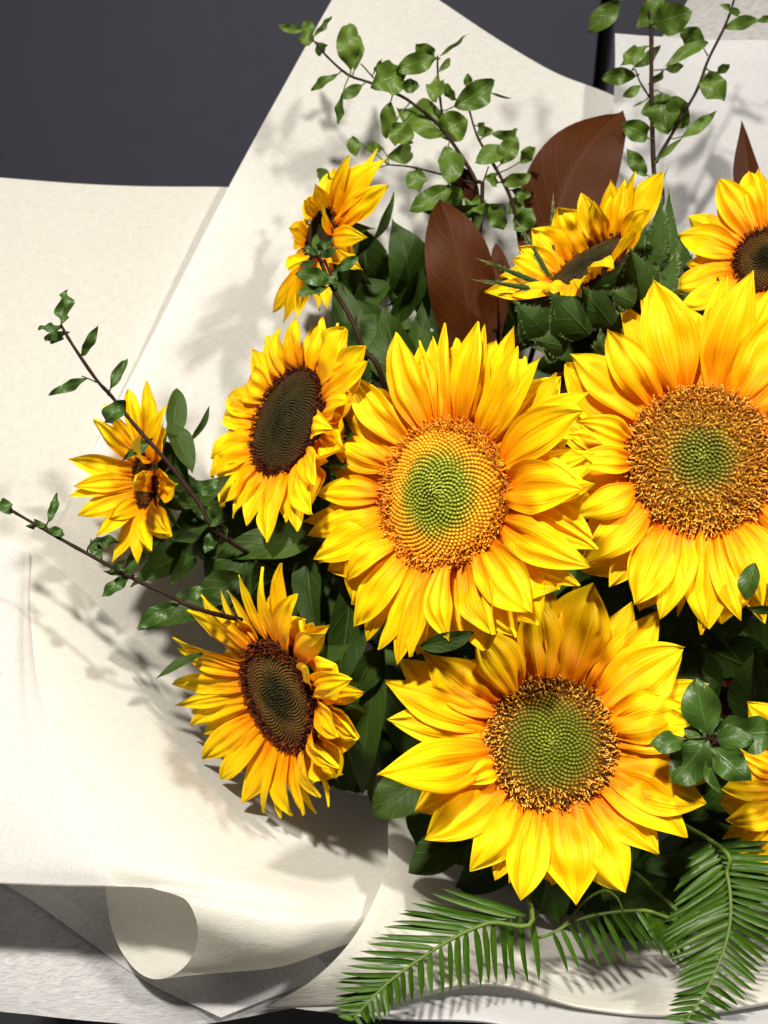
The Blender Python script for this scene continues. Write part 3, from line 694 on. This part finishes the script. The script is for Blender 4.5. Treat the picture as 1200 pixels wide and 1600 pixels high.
Qf = sunflower('sunflower with dark centre cut by right frame edge below magnolia leaf tip', 1200, 405, -.065, (-.45, .22, .86), 54, 150, 'brown', [
 (1000, 732, 140, 0), (1005, 800, 110, 1), (1118, 690, 130, 0), (1160, 682, 120, 1), (872, 880, 140, 0), (838, 962, 140, 0), (870, 1080, 120, 1), (800, 1190, 140, 0), (846, 1250, 130, 0), (930, 1312, 110, 0), (1240, 700, 140, 0)],
 crop=(740, 0, .3833), nfl=600, seed=29, sepals=14)
Pf = sunflower('sunflower mostly outside right frame edge, only petal tips showing beside shiny leaves', 1292, 1236, -.032, (-.25, .0, .97), 72, 188, 'brown', [
 (545, 1000, 140, 0), (640, 1090, 120, 1), (445, 1190, 160, 0), (490, 1390, 180, 0), (470, 1490, 130, 1), (480, 1280, 120, 1)],
 crop=(1000, 900, .275), nfl=500, seed=31, sepals=14)

# ------------------------------------------------------------------ sunflower foliage
def sl(fl, bx, by, tx, ty, w, d, dt=0, roll=0, prof='sun', bend=.08, fold=.25, serr=.10, mat=None, **kw):
    return leaf(fl.t, P(bx, by, d), P(tx, ty, d + dt), w * S, mat or M_SUNLEAF, prof, roll, bend, fold, serr=serr, nv=23, nu=9, **kw)
sl(M, 505, 838, 330, 872, 66, -.050, .0, 25, bend=.06)
sl(Sf, 268, 690, 276, 606, 40, -.085, -.01, 20, 'ovate', serr=0)
sl(Sf, 296, 690, 328, 632, 16, -.085, 0, 40, 'long', serr=0)
sl(Sf, 250, 690, 300, 760, 60, -.075, .0, 30); sl(Sf, 262, 660, 300, 740, 46, -.07, .01, -30, 'long', serr=0)
sl(Sf, 255, 770, 330, 770, 60, -.08, -.01, -20); sl(Sf, 270, 790, 365, 740, 40, -.07, 0, 20); sl(Sf, 300, 760, 360, 830, 70, -.085, -.01, -20)
sl(Sf, 330, 815, 265, 850, 90, -.085, .0, 50, mat=M_SUNLEAF)
sl(Sf, 262, 836, 188, 908, 40, -.095, .01, 35); sl(Sf, 318, 850, 205, 918, 62, -.09, .01, 30); sl(Sf, 300, 850, 262, 915, 40, -.085, .01, -40)
sl(L, 345, 940, 214, 985, 52, -.075, .01, 25); sl(L, 320, 1020, 242, 1062, 18, -.06, .01, 30, 'long', serr=0)
sl(L, 480, 860, 395, 950, 120, -.085, -.01, -15); sl(L, 400, 850, 330, 960, 110, -.10, 0, 20); sl(L, 380, 900, 300, 960, 70, -.085, .0, 10)
sl(L, 480, 860, 500, 1005, 56, -.055, .01, 30); sl(L, 548, 905, 520, 1090, 76, -.060, .01, -25); sl(C, 520, 900, 575, 1060, 70, -.065, .0, 30)
sl(C, 600, 1000, 565, 1245, 62, -.055, -.02, 20, 'long', serr=.16); sl(C, 588, 1010, 540, 1100, 50, -.05, .0, -30)
sl(E, 600, 1160, 582, 1262, 26, -.075, -.02, 50, 'long'); sl(E, 660, 1215, 584, 1276, 74, -.045, .01, 10, 'ovate'); sl(E, 730, 1310, 638, 1364, 66, -.055, .01, 15, 'ovate')
sl(E, 700, 1240, 650, 1330, 90, -.075, 0, 20); sl(E, 760, 1300, 700, 1345, 80, -.065, 0, -15)
sl(C, 655, 1010, 741, 988, 32, .010, .004, 20, 'ovate', serr=0)
sl(M, 560, 620, 520, 430, 84, -.095, -.01, 25); sl(M, 640, 610, 600, 480, 90, -.085, -.01, -25)
sl(Tf, 640, 470, 612, 340, 92, -.125, .02, 20, bend=.2); sl(Tf, 600, 480, 760, 312, 38, -.12, -.01, 35, 'long', bend=.15, serr=.06); sl(Tf, 580, 470, 530, 400, 60, -.12, 0, -25); sl(Tf, 600, 520, 520, 470, 60, -.115, .01, 15)
sl(Tf, 690, 520, 655, 390, 66, -.13, 0, -20); sl(Tf, 660, 330, 790, 318, 30, -.13, 0, 30, 'long'); sl(Tf, 580, 380, 615, 300, 22, -.12, 0, 40, 'long', serr=0)
sl(Tf, 620, 500, 560, 560, 80, -.10, .01, 20); sl(M, 560, 540, 500, 520, 60, -.09, 0, 10); sl(Tf, 640, 600, 660, 470, 50, -.11, 0, 15); sl(Tf, 610, 440, 545, 500, 60, -.115, 0, 35); sl(Tf, 660, 420, 590, 520, 56, -.11, .0, -45)
sl(R, 1180, 880, 1166, 938, 34, .006, .0, 20, 'ovate', serr=0, mat=M_SPRIGDARK); sl(R, 1165, 948, 1225, 950, 18, .004, 0, 40, 'long', serr=0)
sl(R, 1160, 900, 1140, 1000, 62, -.06, 0, 10, 'ovate'); sl(R, 1100, 930, 1060, 1020, 120, -.09, 0, 15); sl(R, 1090, 900, 1155, 1030, 40, -.08, .01, 60)
# inner leaves that fill the gaps between the heads
fr = random.Random(77)
FILL = [(C, 560, 950), (C, 600, 1080), (C, 500, 900), (C, 560, 760), (C, 930, 960), (C, 960, 900), (R, 1000, 1000), (R, 1080, 1060), (R, 1150, 1100), (R, 1180, 1010), (R, 930, 560), (R, 880, 620), (R, 960, 480),
        (R, 860, 520), (E, 640, 1120), (E, 1050, 1330), (E, 980, 1360), (E, 1100, 1280), (E, 760, 1350), (E, 850, 1380), (E, 940, 1400), (E, 1020, 1400), (Pf, 1120, 1360), (Pf, 1180, 1360), (Pf, 1150, 1300), (Pf, 1190, 1140), (Pf, 1130, 1220),
        (M, 500, 800), (M, 400, 830), (M, 470, 880), (M, 540, 690), (L, 540, 1180), (L, 440, 920), (L, 520, 1010), (Kf, 880, 500), (Kf, 820, 480), (Kf, 1000, 520), (Kf, 1050, 430), (Qf, 1100, 480), (Qf, 1180, 500), (Qf, 1060, 480), (Tf, 620, 560), (Tf, 700, 560), (Tf, 570, 430), (Sf, 340, 840), (Sf, 390, 780), (R, 1110, 1010), (R, 1150, 1030), (R, 1180, 1070), (R, 1060, 1040), (R, 1100, 1120), (E, 960, 1340), (C, 620, 1140), (R, 940, 1000), (Pf, 1100, 1180), (Pf, 1100, 1350), (E, 900, 1350), (C, 800, 960), (C, 740, 1000)]
for fl, x, y in FILL:
    for q in range(2):
        a = fr.random() * 6.28; ln = fr.uniform(50, 90); d = fr.uniform(-.12, -.085) - (.03 if fl is Tf or fl is Kf else 0) - .03 * q
        sl(fl, x - math.cos(a) * ln, y - math.sin(a) * ln, x + math.cos(a) * ln, y + math.sin(a) * ln, fr.uniform(80, 130), d, fr.uniform(-.02, .02), fr.uniform(-35, 35))

# ------------------------------------------------------------------ magnolia leaves
def magnolia(label, base, tip, w, d, dt, roll, bend, **kw):
    t = thing('magnolia_leaf', label, 'leaf', P(base[0], base[1], d), 'brown magnolia leaves')
    leaf(t, P(*base, d), P(*tip, d + dt), w * S, M_MAGNOLIA, kw.pop('prof', 'magnolia'), roll, bend, fold=kw.pop('fold', -.28), wavy=kw.pop('wavy', .05), nv=26, nu=13, name='blade', **kw)
    b = P(*base, d); b2 = b * .6 + BIND * .4 + np.array([0, 0, -.01])
    tube('stem', [b + (P(*tip, d + dt) - b) * .05, b2, BIND], .0018, .0022, M_TWIG, t, 6, 14)
    return t
magnolia('brown magnolia leaf with rounded tip standing left of tilted sunflower', (745, 590), (688, 309), 128, -.105, .015, 12, .06, side=-.02, wavy=.10)
magnolia('largest brown magnolia leaf with curved pointed tip before upright sprig', (855, 470), (973, 172), 172, -.125, -.01, -12, .10, side=.10)
magnolia('small brown magnolia leaf curling up behind rounded one', (745, 330), (688, 256), 44, -.135, .0, 10, .15, side=-.1)
magnolia('narrow brown magnolia leaf tip rising above right-hand sunflower', (1175, 380), (1158, 190), 58, -.115, -.01, 30, .05, prof='long')
magnolia('dark red magnolia leaf deep between three large sunflowers', (1150, 1110), (1020, 1030), 110, -.10, .0, 15, .05)
magnolia('dark red magnolia leaf deep above right cluster of shiny leaves', (1230, 1180), (1130, 1060), 110, -.105, .0, -15, .05)
magnolia('dark brown magnolia leaf in shade between top of two large sunflowers', (900, 690), (885, 575), 120, -.085, .0, 10, .05)
magnolia('brown magnolia leaf edge in shade beside rounded magnolia leaf', (800, 600), (775, 380), 60, -.115, .0, 30, .05)

# ------------------------------------------------------------------ sprigs
def sprig(label, crop, d, stems, leaves, mat=M_SPRIG, r0=.0016, slope=0.0, deep=True, wk=1.12, wv=1.0):
    ox, oy, k = crop
    def q(x, y, dd=0): return P(ox + x * k, oy + y * k, d + dd)
    t = thing('leafy_sprig', label, 'sprig', q(*stems[0][0][-1][:2]), 'leafy sprigs in the bouquet')
    for i, (pts, ra, rb) in enumerate(stems):
        path = [q(x, y, (fr.uniform(-.003, .003) if 0 < j < len(pts) - 1 else 0)) for j, (x, y) in enumerate(pts)]
        if i == 0 and deep:
            e = path[-1]; path += [e * .6 + BIND * .4 + np.array([0, .01, .02]), BIND]
        tube('stem', path, ra, rb, M_TWIG, t, 7, 36, .25)
    allp = np.array([q(*((np.array(a) * (1 - f) + np.array(b) * f))) for pts, _, _ in stems for a, b in zip(pts, pts[1:]) for f in np.linspace(0, 1, 12)])
    for L in leaves:
        bx, by, tx, ty, w = L[:5]
        roll = L[5] if len(L) > 5 else fr.uniform(-45, 45)
        w = wk * w * k * S * (D - d) / D / max(.6, math.cos(math.radians(roll)))
        b, tp = q(bx, by, fr.uniform(-.003, .003)), q(tx, ty, fr.uniform(-.012, .012))
        near = allp[np.argmin(np.linalg.norm(allp - b, axis=1))]
        if np.linalg.norm(near - b) > .0015:
            mid = (near + b) / 2 + (b - tp) * .08
            tube('petiole', [near, mid, b + (tp - b) * .06], .0005, .0004, mat if mat is M_SPRIG else M_TWIG, t, 5, 8)
        leaf(t, b, tp, w, mat, 'ovate' if w > .28 * np.linalg.norm(tp - b) else 'long', roll, fr.uniform(-.05, .16), fr.uniform(.05, .4), wavy=wv * fr.uniform(.08, .22), nv=15, nu=7, side=fr.uniform(-.06, .06), twist=fr.uniform(-.5, .5), rk=fr.uniform(1.2, 2.4))
    return t
sprig('large branching leafy sprig before the pointed corner of tall white paper', (400, 0, 1 / 3), -.125,
 [([(270, 190), (330, 262), (430, 350), (530, 386), (680, 450), (750, 497), (830, 560), (900, 640), (980, 760), (1030, 850), (1060, 960)], .0006, .0016),
  ([(850, 262), (853, 360), (865, 480), (880, 580), (905, 645)], .0006, .001),
  ([(995, 500), (1030, 620), (1070, 700), (1130, 800), (1190, 920), (1230, 1060)], .0006, .0013),
  ([(620, 772), (740, 785), (920, 832), (1020, 860)], .0005, .0009),
  ([(490, 298), (520, 330), (550, 365)], .0004, .0005), ([(1090, 780), (1060, 870)], .0004, .0006)],
 [(225, 140, 100, 120, 38, 10), (265, 190, 225, 95, 42, 5), (270, 170, 355, 75, 28, 30), (275, 195, 198, 185, 55, 10), (290, 200, 320, 245, 60, 5), (250, 170, 262, 92, 36, -20),
  (445, 325, 440, 104, 100, -12), (460, 330, 482, 170, 50, 30), (553, 340, 590, 272, 22, 30), (380, 352, 262, 425, 38, 25), (500, 400, 395, 460, 50, 15), (400, 455, 388, 582, 40, 20),
  (700, 345, 542, 405, 140, 0), (678, 395, 762, 400, 60, 10), (845, 275, 655, 330, 88, 5), (842, 275, 748, 203, 76, 5), (855, 265, 995, 157, 20, 35), (856, 335, 908, 275, 30, 20), (853, 360, 848, 485, 76, 5), (890, 390, 940, 470, 46, 25),
  (930, 500, 1108, 375, 112, 0), (990, 415, 992, 343, 38, 10), (1095, 432, 1200, 462, 12, 20), (900, 640, 664, 515, 150, 5), (860, 640, 992, 560, 135, -5), (630, 475, 618, 645, 74, 10), (640, 600, 730, 660, 110, 0), (615, 735, 728, 715, 84, 5), (600, 700, 515, 695, 46, 10),
  (450, 640, 474, 735, 60, 5), (355, 840, 283, 828, 68, 0), (895, 690, 905, 865, 112, 5), (750, 795, 765, 905, 90, 5), (915, 870, 718, 985, 96, 0), (900, 860, 945, 985, 84, 20),
  (1035, 590, 1105, 615, 58, 10), (1105, 625, 1230, 605, 48, 25), (1160, 690, 1028, 760, 90, 10), (1150, 770, 1225, 640, 84, 10), (1240, 760, 1300, 690, 60, 10), (1150, 850, 1290, 820, 60, 20), (1130, 860, 1070, 830, 50, 30), (1200, 890, 1290, 920, 50, 10), (1180, 1000, 1260, 900, 80, 20), (1210, 1080, 1300, 980, 90, 10), (1100, 960, 1160, 1080, 80, 20), (1060, 930, 1000, 1010, 90, 25)])
sprig('upright leafy sprig with forked dark stem before square-cornered cool white paper', (850, 0, .2917), -.125,
 [([(540, -60), (560, 60), (574, 160), (575, 500), (580, 700), (588, 930), (600, 1200)], .0012, .0017),
  ([(1020, -10), (1000, 60), (960, 160), (880, 320), (820, 480), (740, 620), (670, 745), (598, 870)], .0006, .0013),
  ([(488, 370), (515, 440), (562, 515)], .0004, .0007), ([(850, 250), (878, 300)], .0003, .0005)],
 [(400, 0, 235, 168, 112, 0), (640, -20, 502, 155, 100, 15), (580, 130, 795, 62, 150, 0), (550, 250, 408, 350, 80, 5), (478, 360, 620, 245, 56, 15), (490, 408, 308, 420, 84, 0), (515, 462, 420, 517, 50, 5), (872, 228, 640, 362, 66, 10), (858, 230, 728, 168, 100, 0), (560, 450, 645, 380, 40, 20), (648, 372, 748, 352, 50, 0), (540, 540, 473, 572, 12, 10), (725, 545, 520, 610, 110, 0), (600, 545, 768, 670, 175, 0), (640, 500, 660, 720, 150, 10), (875, 412, 965, 545, 122, 0), (820, 475, 935, 390, 52, 10), (928, 392, 998, 343, 44, 5), (730, 740, 928, 588, 60, 0), (600, 860, 740, 740, 30, 30), (560, 742, 408, 668, 102, 5), (548, 942, 452, 800, 76, 10), (968, 152, 1155, 112, 64, 0), (1140, 112, 1230, 98, 36, 10), (1000, 55, 943, 28, 30, 10), (1000, 55, 1052, 68, 34, 5)])
sprig('thin bare twig with small wavy leaves crossing the small leftmost sunflower', (0, 400, .5), -.030,
 [([(190, 215), (225, 275), (300, 385), (350, 440), (430, 540), (520, 640), (620, 770), (700, 880)], .0008, .0014), ([(255, 375), (280, 385), (302, 395)], .0003, .0004)],
 [(188, 215, 212, 104, 56, 20), (192, 225, 118, 228, 30, 20), (212, 240, 138, 268, 44, 5), (255, 312, 306, 218, 36, 15), (275, 382, 150, 436, 40, 10), (342, 420, 400, 318, 38, 15), (392, 452, 325, 520, 70, 0), (475, 575, 382, 638, 36, 20), (600, 740, 690, 700, 50, 15), (690, 850, 640, 930, 50, 10), (640, 790, 700, 830, 60, 30), (700, 840, 690, 900, 40, 10)], M_SPRIGDARK, wk=.86, wv=2.0)
sprig('long dark twig with few curled leaves reaching over the see-through paper layer', (0, 400, .5), -.028,
 [([(30, 792), (130, 850), (200, 890), (300, 945), (420, 1010), (520, 1055), (640, 1110)], .0008, .0015)],
 [(44, 795, -5, 768, 50, 5), (150, 832, 178, 744, 32, 15), (145, 845, 88, 845, 34, 15), (150, 852, 204, 872, 34, 10), (318, 945, 285, 885, 46, 0), (292, 888, 372, 892, 40, 25), (345, 985, 395, 942, 24, 20), (410, 1000, 316, 1065, 48, 10), (415, 992, 322, 985, 30, 20), (560, 1090, 428, 1165, 66, 10), (545, 1070, 640, 1040, 50, 20)], M_SPRIGDARK, wk=.86, wv=2.0)
sprig('dark-stemmed sprig with star of leaf buds before the side-on small sunflower', (380, 220, .2625), -.045,
 [([(450, 690), (520, 860), (590, 970), (660, 1100), (720, 1250), (830, 1430)], .0011, .0018), ([(480, 705), (510, 770), (542, 850)], .0008, .001), ([(672, 1040), (668, 1110)], .0004, .0006)],
 [(450, 690, 440, 560, 50, 10), (450, 680, 368, 630, 46, 10), (460, 680, 540, 575, 46, 10), (450, 690, 392, 700, 40, 20), (460, 690, 560, 632, 48, 10), (450, 660, 470, 590, 40, -20), (545, 770, 680, 690, 64, 5), (530, 845, 305, 795, 96, 10), (500, 870, 322, 920, 70, 20), (440, 718, 338, 738, 40, 10), (545, 850, 545, 760, 26, 30), (560, 870, 500, 800, 40, 20)], M_SPRIGDARK, .0018)
sprig('rosette of shiny dark green leaves between lower sunflower and right frame edge', (1000, 900, .275), .004,
 [([(390, 920), (440, 950), (520, 1000)], .0016, .0018)],
 [(390, 900, 318, 578, 200, 0), (385, 930, 182, 1168, 215, 0), (400, 970, 620, 1160, 170, -10), (480, 885, 800, 880, 190, 10), (410, 890, 335, 818, 70, 0), (375, 925, 248, 862, 100, 10), (420, 890, 570, 830, 130, 10), (420, 940, 650, 935, 120, -15), (395, 1010, 462, 1232, 120, -15), (260, 930, 50, 965, 110, 10), (400, 900, 450, 790, 100, 20)], M_SPRIGDARK)

# ------------------------------------------------------------------ fronds
def frond(label, d, d2, rach, sides, n, wpx, curve=.04, crop=(500, 1250, .5833)):
    ox, oy, k = crop
    def q(p, dd): return P(ox + p[0] * k, oy + p[1] * k, dd)
    R3 = [q(p, d + (d2 - d) * i / (len(rach) - 1)) for i, p in enumerate(rach)]
    t = thing('fern_frond', label, 'frond', R3[-1], 'feathery fern fronds')
    e = R3[-1]
    tube('rachis', R3 + [e * .55 + BIND * .45, BIND], .0005, .0016, M_RACHIS, t, 6, 40)
    for si, tips in enumerate(sides):
        for i in range(n):
            s = (i + .5 * si + .2) / n
            b = catmull(R3, s)
            tp2 = catmull(np.array(tips, float), s) + np.array([fr.uniform(-6, 6), fr.uniform(-6, 6)])
            tip = q(tp2, b[2] + fr.uniform(-.006, .008))
            ln = np.linalg.norm(tip - b)
            leaf(t, b, tip, wpx * S * fr.uniform(.85, 1.15) * (.8 + .4 * s), M_FROND, 'strap', fr.uniform(-30, 30), fr.uniform(-.02, curve), .3, wavy=0, nv=9, nu=5, name='leaflet', side=fr.uniform(-.04, .03) * (1 if si else -1))
    return t
frond('feathery fern frond spreading left over the curved paper edge', .022, -.004,
      [(85, 592), (150, 520), (220, 460), (340, 380), (450, 330), (570, 305)],
      [[(52, 582), (35, 530), (58, 455), (145, 370), (222, 290), (350, 222)],
       [(102, 605), (165, 592), (228, 548), (348, 520), (462, 490), (592, 490)]], 24, 9.5)
frond('short fern frond hanging below the lowest petals of green-beaded sunflower', -.02, -.05,
      [(620, 358), (700, 318), (790, 300), (870, 296), (960, 300)],
      [[(655, 465), (745, 442), (820, 436), (900, 410), (960, 440), (1010, 380)]], 15, 10)
frond('drooping fern frond with bright broad tip at lower right corner', .02, -.04,
      [(975, 602), (1040, 500), (1085, 390), (1100, 300), (1090, 200), (1050, 110)],
      [[(1010, 612), (1080, 585), (1130, 540), (1170, 500), (1190, 450), (1260, 400), (1290, 330), (1290, 250), (1270, 170), (1190, 90)],
       [(925, 600), (930, 560), (945, 515), (955, 480), (945, 440), (925, 405), (915, 370), (925, 320), (950, 250), (990, 150)]], 30, 9.5, .09)
# two thin curling tendrils under the lowest petals
def tendril(label, pts, d):
    o = tube('tendril', [P(500 + x * .5833, 1250 + y * .5833, d + i * .002) for i, (x, y) in enumerate(pts)], .0009, .0006, M_RACHIS, None, 6, 40)
    o['label'] = label; o['category'] = 'tendril'; o['group'] = 'thin curling tendrils'
tendril('thin curved tendril dropping from the lower sunflower onto the fern frond', [(585, 140), (605, 190), (608, 240), (590, 295), (560, 325), (530, 330)], -.035)
tendril('long curved tendril looping under the biggest lower petal', [(560, 372), (610, 362), (660, 330), (710, 270), (760, 243), (795, 262), (812, 300)], -.03)
